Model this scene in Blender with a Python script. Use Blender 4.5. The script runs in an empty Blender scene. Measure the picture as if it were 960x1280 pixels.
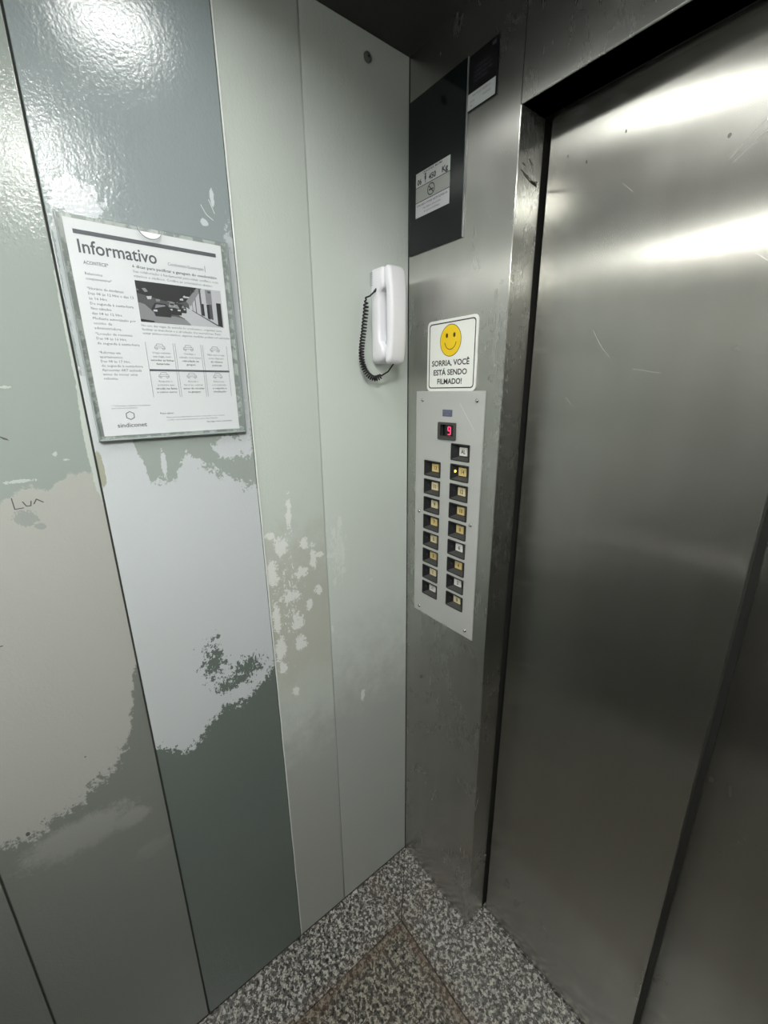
import bpy, bmesh, math, random
from mathutils import Matrix, Vector, noise as mnoise

random.seed(7)
SC = bpy.context.scene
COL = SC.collection

# ------------------------------------------------------------------ camera, world, exposure
cam_d = bpy.data.cameras.new('camera')
cam = bpy.data.objects.new('camera', cam_d)
COL.objects.link(cam)
SC.camera = cam
cam_d.sensor_fit = 'HORIZONTAL'
cam_d.sensor_width = 36.0
cam_d.lens = 519.39 * 36.0 / 960.0
cam_d.clip_start = 0.01
Rr = Vector((0.61166026, 0.79105792, -0.00995421))
Ru = Vector((-0.21604455, 0.17912725, 0.95981153))
Rf = Vector((-0.76104959, 0.58492802, -0.28046877))
cam.matrix_world = Matrix(((Rr.x, Ru.x, -Rf.x, 0.78534), (Rr.y, Ru.y, -Rf.y, -0.67973),
                           (Rr.z, Ru.z, -Rf.z, 1.49025), (0, 0, 0, 1)))

world = bpy.data.worlds.new('world')
SC.world = world
world.use_nodes = True
world.node_tree.nodes['Background'].inputs[0].default_value = (0.02, 0.02, 0.02, 1)   # a closed lift car
world.node_tree.nodes['Background'].inputs[1].default_value = 0.0
SC.view_settings.view_transform = 'Standard'
SC.view_settings.look = 'None'
SC.view_settings.gamma = 1.0
SC.view_settings.use_curve_mapping = False
SC.view_settings.exposure = 0.42
LAMP_POWER = (22.0, 94.0)
LAMPS = [(0.28, -0.475), (0.90, -0.61)]
LAMP_R = (0.085, 0.105)
BAR_POWER = 60.0

# ------------------------------------------------------------------ measured dimensions (metres)
CW, CD, CH = 1.20, 1.05, 2.12          # car: width (x), depth (-y), height
PIL = 0.274                            # pilaster width
DOOR_Y = 0.074
LINTEL = 1.928
SEAM_X = 0.669
SEAMS = [0.244, 0.389, 0.642, 0.890]

# ------------------------------------------------------------------ node helpers
def new_mat(name):
    m = bpy.data.materials.new(name)
    m.use_nodes = True
    nt = m.node_tree
    b = nt.nodes['Principled BSDF']
    return m, nt, b

def simple(name, col, rough=0.5, metal=0.0, spec=0.5, emit=None, estr=0.0):
    m, nt, b = new_mat(name)
    b.inputs['Base Color'].default_value = (*col, 1)
    b.inputs['Roughness'].default_value = rough
    b.inputs['Metallic'].default_value = metal
    b.inputs['Specular IOR Level'].default_value = spec
    if emit:
        b.inputs['Emission Color'].default_value = (*emit, 1)
        b.inputs['Emission Strength'].default_value = estr
    return m

class N:
    """tiny expression builder on a node tree"""
    def __init__(s, nt): s.nt = nt; s.n = nt.nodes; s.l = nt.links
    def put(s, sock, v):
        if isinstance(v, (int, float)): sock.default_value = v
        elif isinstance(v, tuple):
            sock.default_value = v if len(v) == len(sock.default_value) else (*v, 1)
        else: s.l.new(v, sock)
    def math(s, op, a, b=0.0, c=0.0, clamp=False):
        x = s.n.new('ShaderNodeMath'); x.operation = op; x.use_clamp = clamp
        s.put(x.inputs[0], a); s.put(x.inputs[1], b)
        if op in ('MULTIPLY_ADD', 'COMPARE', 'SMOOTH_MAX'): s.put(x.inputs[2], c)
        return x.outputs[0]
    def add(s, a, b): return s.math('ADD', a, b)
    def sub(s, a, b): return s.math('SUBTRACT', a, b)
    def mul(s, a, b): return s.math('MULTIPLY', a, b)
    def mx(s, a, b): return s.math('MAXIMUM', a, b)
    def mn(s, a, b): return s.math('MINIMUM', a, b)
    def noise(s, vec, scale, detail=4, rough=0.55, dist=0.0, color=False):
        x = s.n.new('ShaderNodeTexNoise')
        x.inputs['Scale'].default_value = scale; x.inputs['Detail'].default_value = detail
        x.inputs['Roughness'].default_value = rough; x.inputs['Distortion'].default_value = dist
        if vec is not None: s.l.new(vec, x.inputs['Vector'])
        return x.outputs['Color'] if color else x.outputs['Fac']
    def pos(s):
        return s.n.new('ShaderNodeNewGeometry').outputs['Position']
    def sep(s, v):
        x = s.n.new('ShaderNodeSeparateXYZ'); s.l.new(v, x.inputs[0]); return x.outputs
    def comb(s, a, b, c):
        x = s.n.new('ShaderNodeCombineXYZ')
        for i, v in enumerate((a, b, c)): s.put(x.inputs[i], v)
        return x.outputs[0]
    def scalev(s, v, k):
        x = s.n.new('ShaderNodeVectorMath'); x.operation = 'MULTIPLY'
        s.l.new(v, x.inputs[0]); x.inputs[1].default_value = k; return x.outputs[0]
    def step(s, v, lo, hi, a=0.0, b=1.0, smooth=True):
        x = s.n.new('ShaderNodeMapRange'); x.interpolation_type = 'SMOOTHSTEP' if smooth else 'LINEAR'
        s.put(x.inputs[0], v)
        for i, k in enumerate((lo, hi, a, b)): x.inputs[1 + i].default_value = k
        return x.outputs[0]
    def mix(s, f, a, b):
        x = s.n.new('ShaderNodeMix'); x.data_type = 'RGBA'
        s.put(x.inputs[0], f); s.put(x.inputs[6], a); s.put(x.inputs[7], b)
        return x.outputs[2]
    def curve(s, v, pts, lo, hi):
        """piecewise function through pts [(v, value 0..1)]; v mapped from lo..hi"""
        t = s.step(v, lo, hi, 0, 1, False)
        x = s.n.new('ShaderNodeFloatCurve'); s.l.new(t, x.inputs['Value'])
        c = x.mapping.curves[0]
        P = sorted(((p[0] - lo) / (hi - lo), p[1]) for p in pts)
        while len(c.points) < len(P): c.points.new(0.5, 0.5)
        for q, (a, b) in zip(c.points, P):
            q.location = (a, b); q.handle_type = 'VECTOR'
        x.mapping.update()
        return x.outputs[0]
    def bump(s, h, strength, dist=0.001):
        x = s.n.new('ShaderNodeBump'); x.inputs['Strength'].default_value = strength
        x.inputs['Distance'].default_value = dist; s.put(x.inputs['Height'], h)
        return x.outputs[0]
    def blobs(s, y, z, lst):
        """max over ellipses of 1 - distance"""
        out = None
        for (cy, cz, ry, rz) in lst:
            a = s.mul(s.sub(y, cy), 1 / ry); b = s.mul(s.sub(z, cz), 1 / rz)
            d = s.sub(1.0, s.math('SQRT', s.add(s.mul(a, a), s.mul(b, b))))
            out = d if out is None else s.mx(out, d)
        return out

# ------------------------------------------------------------------ materials
def paint_material(name, kind):
    """old layered gloss paint on the car's left wall, worn through in ragged patches"""
    m, nt, bs = new_mat(name)
    k = N(nt); P = k.pos(); o = k.sep(P); y, z = o[1], o[2]
    nb = k.sub(k.noise(P, 22, 5, .65), 0.5)
    nf = k.sub(k.noise(P, 70, 7, 0.72), 0.5)
    nv = k.sub(k.noise(k.scalev(P, (1, 1, 0.45)), 150, 4, 0.7), 0.5)
    ns_ = k.sub(k.noise(k.scalev(P, (1, 1, .7)), 260, 3, 0.7), 0.5)
    tint = k.noise(P, 2.0, 1)
    def ragged(pts, a=0.05, b=0.07, w=0.002):
        ylo, yhi = min(p[0] for p in pts), max(p[0] for p in pts)
        zb = k.mul(k.curve(y, [(p[0], p[1] / 2.2) for p in pts], ylo, yhi), 2.2)
        d = k.add(k.add(k.add(k.sub(z, zb), k.mul(nb, a)), k.mul(nf, b)), k.mul(ns_, b * .35))
        return k.step(d, -w, w)
    def flakes(lst, a=1.2, b=2.2, th=0.0, w=0.05, src=None):
        d = k.add(k.add(k.add(k.blobs(y, z, lst), k.mul(nb, a)), k.mul(src if src is not None else nf, b)), k.mul(ns_, b * .45))
        return k.step(d, th - w, th + w)
    if kind == 'blue':       # wide middle panel
        upper, mid, low, pale = (.285, .335, .345), (.58, .62, .64), (.135, .165, .15), (.62, .66, .70)  # low is the teal coat, deepened to carry vignetting in its colour
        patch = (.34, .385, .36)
        mk = ragged([(-.642, 1.52), (-.605, 1.50), (-.588, 1.42), (-.572, 1.345), (-.535, 1.342), (-.512, 1.385),
                     (-.485, 1.365), (-.44, 1.335), (-.415, 1.32), (-.389, 1.32)], .03, .11)
        c = k.mix(mk, mid, k.mix(k.step(z, 1.45, 1.6), patch, upper))
        c = k.mix(flakes([(-.435, 1.395, .028, .020), (-.405, 1.42, .012, .05), (-.548, 1.372, .004, .022),
                          (-.50, 1.372, .016, .006)], .9, 2.6), c, mid)
        c = k.mix(flakes([(-.604, 1.745, .030, .026), (-.434, 1.752, .0055, .0045), (-.418, 1.79, .003, .012)], 1.0, 1.9), c, pale)
        c = k.mix(k.mul(flakes([(-.398, 1.63, .012, .12), (-.398, 1.48, .010, .10), (-.634, 1.60, .004, .14)], .8, 1.8), .7), c, mid)
        mk2 = ragged([(-.642, .83), (-.62, .815), (-.60, .80), (-.58, .785), (-.555, .81), (-.527, .84), (-.50, .858), (-.477, .845),
                      (-.45, .855), (-.421, .885), (-.389, .905)], .03, .12)
        c = k.mix(mk2, low, c)
        c = k.mix(flakes([(-.515, .965, .032, .065), (-.50, 1.02, .006, .012), (-.47, .90, .05, .03)], .3, 3.6, .48, .05, nf), c, low)
        c = k.mix(flakes([(-.47, .870, .045, .022), (-.425, .90, .03, .03)], .3, 3.0, .3, .05, nv), c, mid)
        c = k.mix(flakes([(-.45, .925, .05, .035), (-.50, .90, .03, .02)], .3, 3.2, .45, .05, nv), c, low)
        c = k.mix(flakes([(-.638, 1.375, .0055, .030)], .5, 1.0), c, (.38, .39, .31))
    elif kind == 'left':     # panel left of the wide one
        upper, mid, low = (.31, .355, .33), (.43, .44, .41), (.19, .21, .19)  # mid tone lowered: darkening towards the frame edge is put into the colour
        mk = ragged([(-.89, 1.33), (-.80, 1.335), (-.76, 1.345), (-.735, 1.362), (-.708, 1.352), (-.68, 1.372), (-.642, 1.372)], .02, .03)
        c = k.mix(mk, mid, upper)
        c = k.mix(flakes([(-.742, 1.316, .016, .012), (-.727, 1.300, .006, .005)], 1.0, 2.4), c, (.33, .36, .335))
        c = k.mix(flakes([(-.641, 1.42, .010, .10), (-.641, 1.55, .006, .14), (-.641, 1.66, .003, .05)], .35, .6), c, (.53, .58, .54))
        c = k.mix(flakes([(-.69, 1.405, .004, .006), (-.678, 1.395, .005, .003), (-.735, 1.37, .02, .003), (-.77, 1.41, .012, .006),
                          (-.75, 1.61, .006, .003), (-.74, 1.555, .006, .004), (-.73, 1.55, .004, .003), (-.73, 1.50, .010, .002)], 1.3, 3.2, .25), c, (.50, .55, .52))
        mk2 = ragged([(-.89, .77), (-.83, .77), (-.776, .79), (-.71, .83), (-.68, .87), (-.662, .94), (-.652, 1.00), (-.642, 1.02)], .06, .14, .006)
        soft = k.mul(k.step(z, .50, .85), flakes([(-.78, .72, .08, .035), (-.70, .70, .03, .02), (-.68, .60, .03, .02)], 1.2, 1.2, 0, .35))
        lo = k.mix(k.mul(soft, .55), low, mid)
        c = k.mix(mk2, lo, c)
    elif kind == 'beige':    # narrow panel with pale flakes
        base, warm, pale = (.57, .625, .58), (.50, .52, .46), (.78, .81, .78)
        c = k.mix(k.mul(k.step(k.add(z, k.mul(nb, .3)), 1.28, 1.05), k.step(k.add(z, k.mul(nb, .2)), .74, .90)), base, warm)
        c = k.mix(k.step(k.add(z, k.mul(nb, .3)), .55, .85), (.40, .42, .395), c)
        L = [(-.329, 1.245, .006, .035), (-.352, 1.175, .014, .022), (-.300, 1.170, .012, .014), (-.310, 1.105, .016, .012),
             (-.375, 1.12, .012, .03), (-.34, 1.055, .022, .012), (-.375, 1.01, .010, .035), (-.325, .985, .016, .020),
             (-.372, .935, .014, .030), (-.322, .93, .014, .018), (-.37, .885, .010, .016), (-.278, 1.13, .008, .030), (-.262, 1.135, .012, .006),
             (-.375, 1.205, .010, .008), (-.345, .81, .008, .014), (-.295, 1.02, .008, .012), (-.268, 1.05, .01, .012)]
        c = k.mix(flakes(L, 1.3, 3.4, .05, .10), c, pale)
        c = k.mix(flakes([(-.34, 1.05, .060, .24)], .8, 3.6, 1.0, .06, nv), c, pale)
    else:                    # corner panel
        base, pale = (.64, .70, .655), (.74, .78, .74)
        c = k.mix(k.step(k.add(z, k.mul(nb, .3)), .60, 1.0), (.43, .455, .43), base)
        L = [(-.232, 1.125, .012, .006), (-.222, 1.18, .006, .014), (-.205, 1.20, .006, .016), (-.200, 1.12, .006, .03), (-.226, 1.055, .006, .010),
             (-.238, .935, .003, .01), (-.20, 1.08, .006, .01), (-.12, 1.03, .005, .003), (-.155, .70, .006, .02)]
        c = k.mix(k.mul(flakes(L, 1.0, 3.2, .1, .12), .9), c, pale)
        c = k.mix(k.mul(flakes([(-.215, 1.13, .035, .11)], .5, 3.4, .62, .08, nv), .8), c, pale)
    # faint dirt and unevenness of the hand-brushed coat
    c = k.mix(k.step(tint, .3, .75, 0, .08), c, (.33, .34, .29))
    nt.links.new(c, bs.inputs['Base Color'])
    r = k.step(k.noise(P, 5, 2), .3, .75, .11, .16)
    nt.links.new(r, bs.inputs['Roughness'])
    h = k.add(k.mul(k.noise(P, 210, 3, .6), 1.0), k.mul(k.noise(k.scalev(P, (1, 1, .35)), 80, 2), .7))
    nt.links.new(k.bump(h, .5, .0009), bs.inputs['Normal'])
    bs.inputs['Specular IOR Level'].default_value = .5
    return m

def steel_material(name, base=(.55, .55, .525), rough=.27, aniso=.97, marks=True, haze=.14):
    """brushed stainless steel, vertical grain so highlights spread sideways"""
    m, nt, bs = new_mat(name)
    k = N(nt); P = k.pos(); g = nt.nodes['Geometry']
    v = nt.nodes.new('ShaderNodeVectorMath'); v.operation = 'CROSS_PRODUCT'
    nt.links.new(g.outputs['True Normal'], v.inputs[0]); v.inputs[1].default_value = (0, 0, 1)
    nt.links.new(v.outputs[0], bs.inputs['Tangent'])
    fine = k.noise(k.scalev(P, (1, 1, .03)), 900, 2)
    cloud = k.noise(k.scalev(P, (1, 1, .7)), 5, 4, .6, .8)
    streak = k.noise(k.scalev(P, (1, 1, .10)), 26, 3)
    swipe = k.noise(k.scalev(P, (1.6, 1.6, .5)), 9, 5, .7, 2.5)
    bs.inputs['Metallic'].default_value = 1
    r = k.add(k.step(cloud, 0, 1, rough - .03, rough + .03, False), k.mul(k.sub(fine, .5), .008))
    if marks:
        r = k.add(r, k.mul(k.sub(swipe, .5), .03))
    nt.links.new(r, bs.inputs['Roughness'])
    c = k.mix(k.step(streak, .3, .7), (base[0] * .93, base[1] * .93, base[2] * .92), base)
    c = k.mix(k.step(fine, .2, .8, 0, .1, False), c, (base[0] * .88, base[1] * .88, base[2] * .88))
    nt.links.new(c, bs.inputs['Base Color'])
    bs.inputs['Anisotropic'].default_value = aniso
    nt.links.new(k.bump(k.noise(P, 5, 1), .10, .0012), bs.inputs['Normal'])
    if haze:                              # worn, finger-marked surface: a broad sheen under the brushed one
        b2 = nt.nodes.new('ShaderNodeBsdfPrincipled')
        b2.inputs['Metallic'].default_value = 1
        b2.inputs['Roughness'].default_value = .52
        nt.links.new(c, b2.inputs['Base Color'])
        ms = nt.nodes.new('ShaderNodeMixShader')
        nt.links.new(k.step(cloud, 0, 1, haze - .12, haze + .12, False), ms.inputs[0])
        nt.links.new(bs.outputs[0], ms.inputs[1]); nt.links.new(b2.outputs[0], ms.inputs[2])
        nt.links.new(ms.outputs[0], nt.nodes['Material Output'].inputs[0])
    return m

def granite_material(name, tint=(1, 1, 1), dirt=.0):
    m, nt, bs = new_mat(name)
    k = N(nt); P = k.pos(); o = k.sep(P)
    n1 = k.noise(P, 92, 5, .65)
    n2 = k.noise(k.scalev(P, (1, 1.15, 1)), 125, 5, .65, .5)
    n3 = k.noise(P, 60, 3)
    vor = nt.nodes.new('ShaderNodeTexVoronoi'); vor.inputs['Scale'].default_value = 210
    nt.links.new(P, vor.inputs['Vector'])
    vs = k.sep(vor.outputs['Color'])[0]
    c = k.mix(k.step(vs, .2, .8), (.25, .245, .22), (.50, .49, .45))
    c = k.mix(k.step(n3, .5, .6, 0, .35), c, (.42, .38, .32))
    c = k.mix(k.step(n1, .525, .495, 0, .9), c, (.06, .06, .055))
    c = k.mix(k.step(n2, .455, .435), c, (.018, .018, .018))
    c = k.mix(1.0, c, c)
    x = nt.nodes.new('ShaderNodeMix'); x.data_type = 'RGBA'; x.blend_type = 'MULTIPLY'
    x.inputs[0].default_value = 1; nt.links.new(c, x.inputs[6]); x.inputs[7].default_value = (*tint, 1)
    c = x.outputs[2]
    if dirt:
        # rusty stain that gathered beside the joints
        ex = k.math('ABSOLUTE', k.sub(o[0], .149)); ey = k.math('ABSOLUTE', k.add(o[1], .142))
        d = k.add(k.mn(ex, ey), k.mul(k.sub(k.noise(P, 18, 3), .5), .07))
        c = k.mix(k.step(d, .045, -.01, 0, dirt), c, (.105, .062, .04))
    nt.links.new(c, bs.inputs['Base Color'])
    nt.links.new(k.step(n1, .4, .6, .22, .40), bs.inputs['Roughness'])
    return m

M = {}
M['steel'] = steel_material('brushed_steel')
M['steel_door'] = steel_material('brushed_steel_door', base=(.43, .43, .40), rough=.255, aniso=.96, haze=.22)
M['plate'] = simple('satin_plate', (.55, .56, .545), .40, .38)
M['chrome'] = simple('screw_metal', (.55, .55, .54), .22, 1)
M['dark_gap'] = simple('dark_gap', (.015, .015, .013), .8)
M['rubber'] = simple('black_rubber', (.02, .02, .018), .6)
M['ceiling'] = simple('dark_ceiling_paint', (.025, .026, .023), .45)
M['back_laminate'] = simple('brown_laminate', (.055, .044, .033), .4)
M['side_paint'] = simple('dark_side_paint', (.085, .088, .08), .4)
M['seam_bead'] = simple('painted_bead', (.72, .76, .73), .25)
M['paint_wall'] = simple('grey_green_paint', (.44, .48, .45), .35)
M['grout'] = simple('floor_joint', (.055, .045, .038), .8)
M['granite'] = granite_material('grey_granite', dirt=.30)
M['granite_mid'] = granite_material('grey_granite_stained', (.74, .71, .65), dirt=.55)
M['mirror'] = simple('mirror', (.8, .81, .8), .03, 1)
M['white_plastic'] = simple('white_phone_plastic', (.88, .885, .93), .28)
M['grey_plastic'] = simple('grey_plastic_shade', (.5, .51, .55), .4)
M['black_plastic'] = simple('black_plastic', (.018, .019, .020), .35)
M['dark_grey_plastic'] = simple('dark_grey_plastic', (.05, .05, .048), .45)
M['cord'] = simple('black_cord', (.010, .010, .011), .35)
M['glass_black'] = simple('black_glass', (.006, .009, .010), .08)
M['glass_edge'] = simple('glass_edge', (.30, .33, .33), .2)
M['label_grey'] = simple('aluminium_label', (.50, .53, .53), .4)
M['label_pale'] = simple('pale_label', (.56, .56, .60), .4)
M['label_dim'] = simple('dull_label', (.36, .38, .36), .4)
M['ink'] = simple('black_ink', (.02, .02, .022), .5)
M['ink_soft'] = simple('toner_grey', (.16, .165, .19), .6)
M['ink_light'] = simple('toner_light', (.20, .205, .235), .6)
M['ink_bar'] = simple('toner_bar', (.13, .135, .155), .6)
M['paper'] = simple('white_paper', (.88, .885, .93), .6)
M['sign_white'] = simple('sign_white', (.84, .86, .82), .35)
M['yellow'] = simple('sign_yellow', (.90, .62, .012), .35)
M['cream'] = simple('yellowed_key', (.72, .56, .24), .4)
M['ivory'] = simple('ivory_key', (.78, .68, .42), .4)
M['white_key'] = simple('white_key', (.80, .80, .76), .4)
M['blue_badge'] = simple('blue_grey_badge', (.10, .115, .18), .4)
M['red_led'] = simple('red_led', (.3, .0, .02), .4, emit=(1, .03, .10), estr=2.2)
M['amber_led'] = simple('amber_led', (.6, .4, .05), .4, emit=(1, .72, .10), estr=2.0)
M['led_off'] = simple('unlit_led', (.035, .035, .03), .3)
LAMP_MATS = [simple('lamp_glow', (.9, .9, .9), .5, emit=(1.0, 1.0, .955), estr=p_) for p_ in LAMP_POWER]
M['bar_glow'] = simple('bar_glow', (.9, .9, .9), .5, emit=(1.0, 1.0, .955), estr=BAR_POWER)
M['lamp_ring'] = simple('lamp_ring_metal', (.5, .5, .5), .3, 1)
M['lamp_can'] = simple('lamp_can', (.05, .05, .05), .6)
M['pencil'] = simple('pencil_scrawl', (.085, .085, .075), .7)
g0, g1, g2, g3 = [simple('photo_grey_%s' % n, (v, v, v * 1.08), .6) for n, v in (('black', .035), ('dark', .11), ('mid', .30), ('light', .62))]
M['g0'], M['g1'], M['g2'], M['g3'] = g0, g1, g2, g3

def clear_material():
    m = bpy.data.materials.new('clear_acrylic'); m.use_nodes = True
    nt = m.node_tree; k = N(nt)
    nt.nodes.remove(nt.nodes['Principled BSDF'])
    out = nt.nodes['Material Output']
    t = nt.nodes.new('ShaderNodeBsdfTransparent'); t.inputs[0].default_value = (.95, .96, .955, 1)
    g = nt.nodes.new('ShaderNodeBsdfGlossy'); g.inputs['Roughness'].default_value = .12
    fr = nt.nodes.new('ShaderNodeFresnel'); fr.inputs[0].default_value = 1.45
    mx = nt.nodes.new('ShaderNodeMixShader')
    fb = k.mul(fr.outputs[0], k.sub(1.0, nt.nodes.new('ShaderNodeNewGeometry').outputs['Backfacing'])); nt.links.new(fb, mx.inputs[0]); nt.links.new(t.outputs[0], mx.inputs[1]); nt.links.new(g.outputs[0], mx.inputs[2])
    nt.links.new(mx.outputs[0], out.inputs[0])
    return m
M['clear'] = clear_material()
M['acrylic_edge'] = simple('acrylic_edge', (.36, .40, .40), .2)
def residue_material():
    m, nt, b = new_mat('acrylic_residue')
    k = N(nt); P = k.pos()
    c = k.mix(k.step(k.noise(P, 60, 5, .7), .46, .56), (.31, .345, .335), (.52, .55, .54))
    nt.links.new(c, b.inputs['Base Color']); b.inputs['Roughness'].default_value = .25
    return m
M['residue'] = residue_material()

# ------------------------------------------------------------------ object helpers
FL = Matrix(((0, 0, 1), (1, 0, 0), (0, 1, 0)))      # left wall: u=+y, v=+z, n=+x
FF = Matrix(((1, 0, 0), (0, 0, -1), (0, 1, 0)))     # front wall: u=+x, v=+z, n=-y
ID = Matrix.Identity(3)

def props(o, label=None, cat=None, group=None, kind=None):
    if label: o['label'] = label
    if cat: o['category'] = cat
    if group: o['group'] = group
    if kind: o['kind'] = kind
    return o

def thing(name, label, cat, frame, loc, group=None):
    o = bpy.data.objects.new(name, None); COL.objects.link(o)
    o.empty_display_size = .05
    o.matrix_world = Matrix.Translation(Vector(loc)) @ frame.to_4x4()
    return props(o, label, cat, group)

def obj(name, bm, mats, parent=None, smooth=False, label=None, kind=None, flat_big=False):
    me = bpy.data.meshes.new(name)
    bmesh.ops.recalc_face_normals(bm, faces=bm.faces)
    bm.to_mesh(me); bm.free()
    if not isinstance(mats, (list, tuple)): mats = [mats]
    for x in mats: me.materials.append(x)
    if smooth:
        for p in me.polygons: p.use_smooth = True
        if smooth is not True:
            me.set_sharp_from_angle(angle=math.radians(smooth))
        if flat_big:                      # keep broad sheets truly flat; only their rolled edges shade smoothly
            for p in me.polygons:
                if max(abs(c_) for c_ in p.normal) > .9999: p.use_smooth = False
    o = bpy.data.objects.new(name, me); COL.objects.link(o)
    if parent: o.parent = parent
    return props(o, label, kind=kind)

def bx(bm, u0, u1, v0, v1, n0, n1, bev=0, seg=2, mi=0):
    r = bmesh.ops.create_cube(bm, size=1)
    vs = r['verts']
    for v in vs:
        v.co = Vector((u0 + (v.co.x + .5) * (u1 - u0), v0 + (v.co.y + .5) * (v1 - v0), n0 + (v.co.z + .5) * (n1 - n0)))
    fs = set(f for v in vs for f in v.link_faces)
    for f in fs: f.material_index = mi
    if bev:
        es = list(set(e for v in vs for e in v.link_edges))
        bmesh.ops.bevel(bm, geom=es, offset=bev, segments=seg, profile=.5, affect='EDGES')
    return bm

def B(*a, **k): return bx(bmesh.new(), *a, **k)

def prism(bm, pts, n0, n1, mi=0, bottom=True):
    a = [bm.verts.new((p[0], p[1], n0)) for p in pts]
    b = [bm.verts.new((p[0], p[1], n1)) for p in pts]
    fs = [bm.faces.new(b)]
    if bottom: fs.append(bm.faces.new(a[::-1]))
    for i in range(len(pts)):
        j = (i + 1) % len(pts)
        fs.append(bm.faces.new((a[i], a[j], b[j], b[i])))
    for f in fs: f.material_index = mi
    return bm

def flat(bm, pts, n, mi=0):
    f = bm.faces.new([bm.verts.new((p[0], p[1], n)) for p in pts]); f.material_index = mi

def circ(cx, cy, r, k=24, ry=None, a0=0, a1=2 * math.pi, closed=True):
    ry = ry or r; n = k if closed else k + 1
    return [(cx + r * math.cos(a0 + (a1 - a0) * i / k), cy + ry * math.sin(a0 + (a1 - a0) * i / k)) for i in range(n)]

def rrect(u0, u1, v0, v1, r, k=5):
    P = []
    for cx, cy, a in ((u1 - r, v1 - r, 0), (u0 + r, v1 - r, 1), (u0 + r, v0 + r, 2), (u1 - r, v0 + r, 3)):
        for i in range(k + 1):
            t = (a + i / k) * math.pi / 2
            P.append((cx + r * math.cos(t), cy + r * math.sin(t)))
    return P

def ring(bm, outer, inner, n0, n1, mi=0):
    """closed band between two loops with the same count"""
    k = len(outer)
    L = [[bm.verts.new((p[0], p[1], n)) for p in pp] for pp, n in ((outer, n0), (outer, n1), (inner, n1), (inner, n0))]
    for a in range(4):
        b = (a + 1) % 4
        if a == 3 and n0 == n1: continue
        for i in range(k):
            j = (i + 1) % k
            try:
                f = bm.faces.new((L[a][i], L[a][j], L[b][j], L[b][i])); f.material_index = mi
            except ValueError: pass

def stroke(bm, pts, w, n0, n1, mi=0):
    """flat ribbon along pts with small thickness"""
    for a, b in zip(pts[:-1], pts[1:]):
        d = Vector((b[0] - a[0], b[1] - a[1])); L = d.length
        if L < 1e-7: continue
        d /= L; q = Vector((-d.y, d.x)) * w / 2; e = d * w * .3
        prism(bm, [(a[0] - e.x + q.x, a[1] - e.y + q.y), (a[0] - e.x - q.x, a[1] - e.y - q.y),
                   (b[0] + e.x - q.x, b[1] + e.y - q.y), (b[0] + e.x + q.x, b[1] + e.y + q.y)], n0, n1, mi)

def holed_plate(bm, outer, holes, n0, n1, mi=0):
    """plate with openings: triangulated front and back plus rims"""
    for n in (n1, n0):
        es = []
        for loop in [outer] + holes:
            vs = [bm.verts.new((p[0], p[1], n)) for p in loop]
            es += [bm.edges.new((vs[i], vs[(i + 1) % len(vs)])) for i in range(len(vs))]
        r = bmesh.ops.triangle_fill(bm, use_beauty=True, use_dissolve=False, edges=es)
        for f in r['geom']:
            if isinstance(f, bmesh.types.BMFace): f.material_index = mi
    for loop in [outer] + holes:
        a = [bm.verts.new((p[0], p[1], n0)) for p in loop]; b = [bm.verts.new((p[0], p[1], n1)) for p in loop]
        for i in range(len(loop)):
            j = (i + 1) % len(loop)
            f = bm.faces.new((a[i], a[j], b[j], b[i])); f.material_index = mi
    bmesh.ops.remove_doubles(bm, verts=bm.verts, dist=1e-6)
    return bm

def tube(bm, pts, r, seg=7, mi=0):
    pts = [Vector(p) for p in pts]
    rings = []; ref = None
    for i, p in enumerate(pts):
        t = (pts[min(i + 1, len(pts) - 1)] - pts[max(i - 1, 0)]).normalized()
        if ref is None:
            ref = t.orthogonal().normalized()
        ref = (ref - t * ref.dot(t)).normalized(); q = t.cross(ref)
        rings.append([bm.verts.new(p + ref * r * math.cos(2 * math.pi * j / seg) + q * r * math.sin(2 * math.pi * j / seg)) for j in range(seg)])
    for a, b in zip(rings[:-1], rings[1:]):
        for j in range(seg):
            f = bm.faces.new((a[j], a[(j + 1) % seg], b[(j + 1) % seg], b[j])); f.material_index = mi
    bm.faces.new(rings[0][::-1]); bm.faces.new(rings[-1])
    return bm

def loft(bm, secs, k=4, mi=0):
    """secs: (v, u0, u1, n0, n1, r) rounded-rectangle sections stacked along v"""
    rings = []
    for (v, u0, u1, n0, n1, r) in secs:
        r = min(r, (u1 - u0) / 2.01, (n1 - n0) / 2.01)
        rings.append([bm.verts.new((p[0], v, p[1])) for p in rrect(u0, u1, n0, n1, r, k)])
    for a, b in zip(rings[:-1], rings[1:]):
        for j in range(len(a)):
            f = bm.faces.new((a[j], a[(j + 1) % len(a)], b[(j + 1) % len(a)], b[j])); f.material_index = mi
    bm.faces.new(rings[0]); bm.faces.new(rings[-1][::-1])
    return bm

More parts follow.
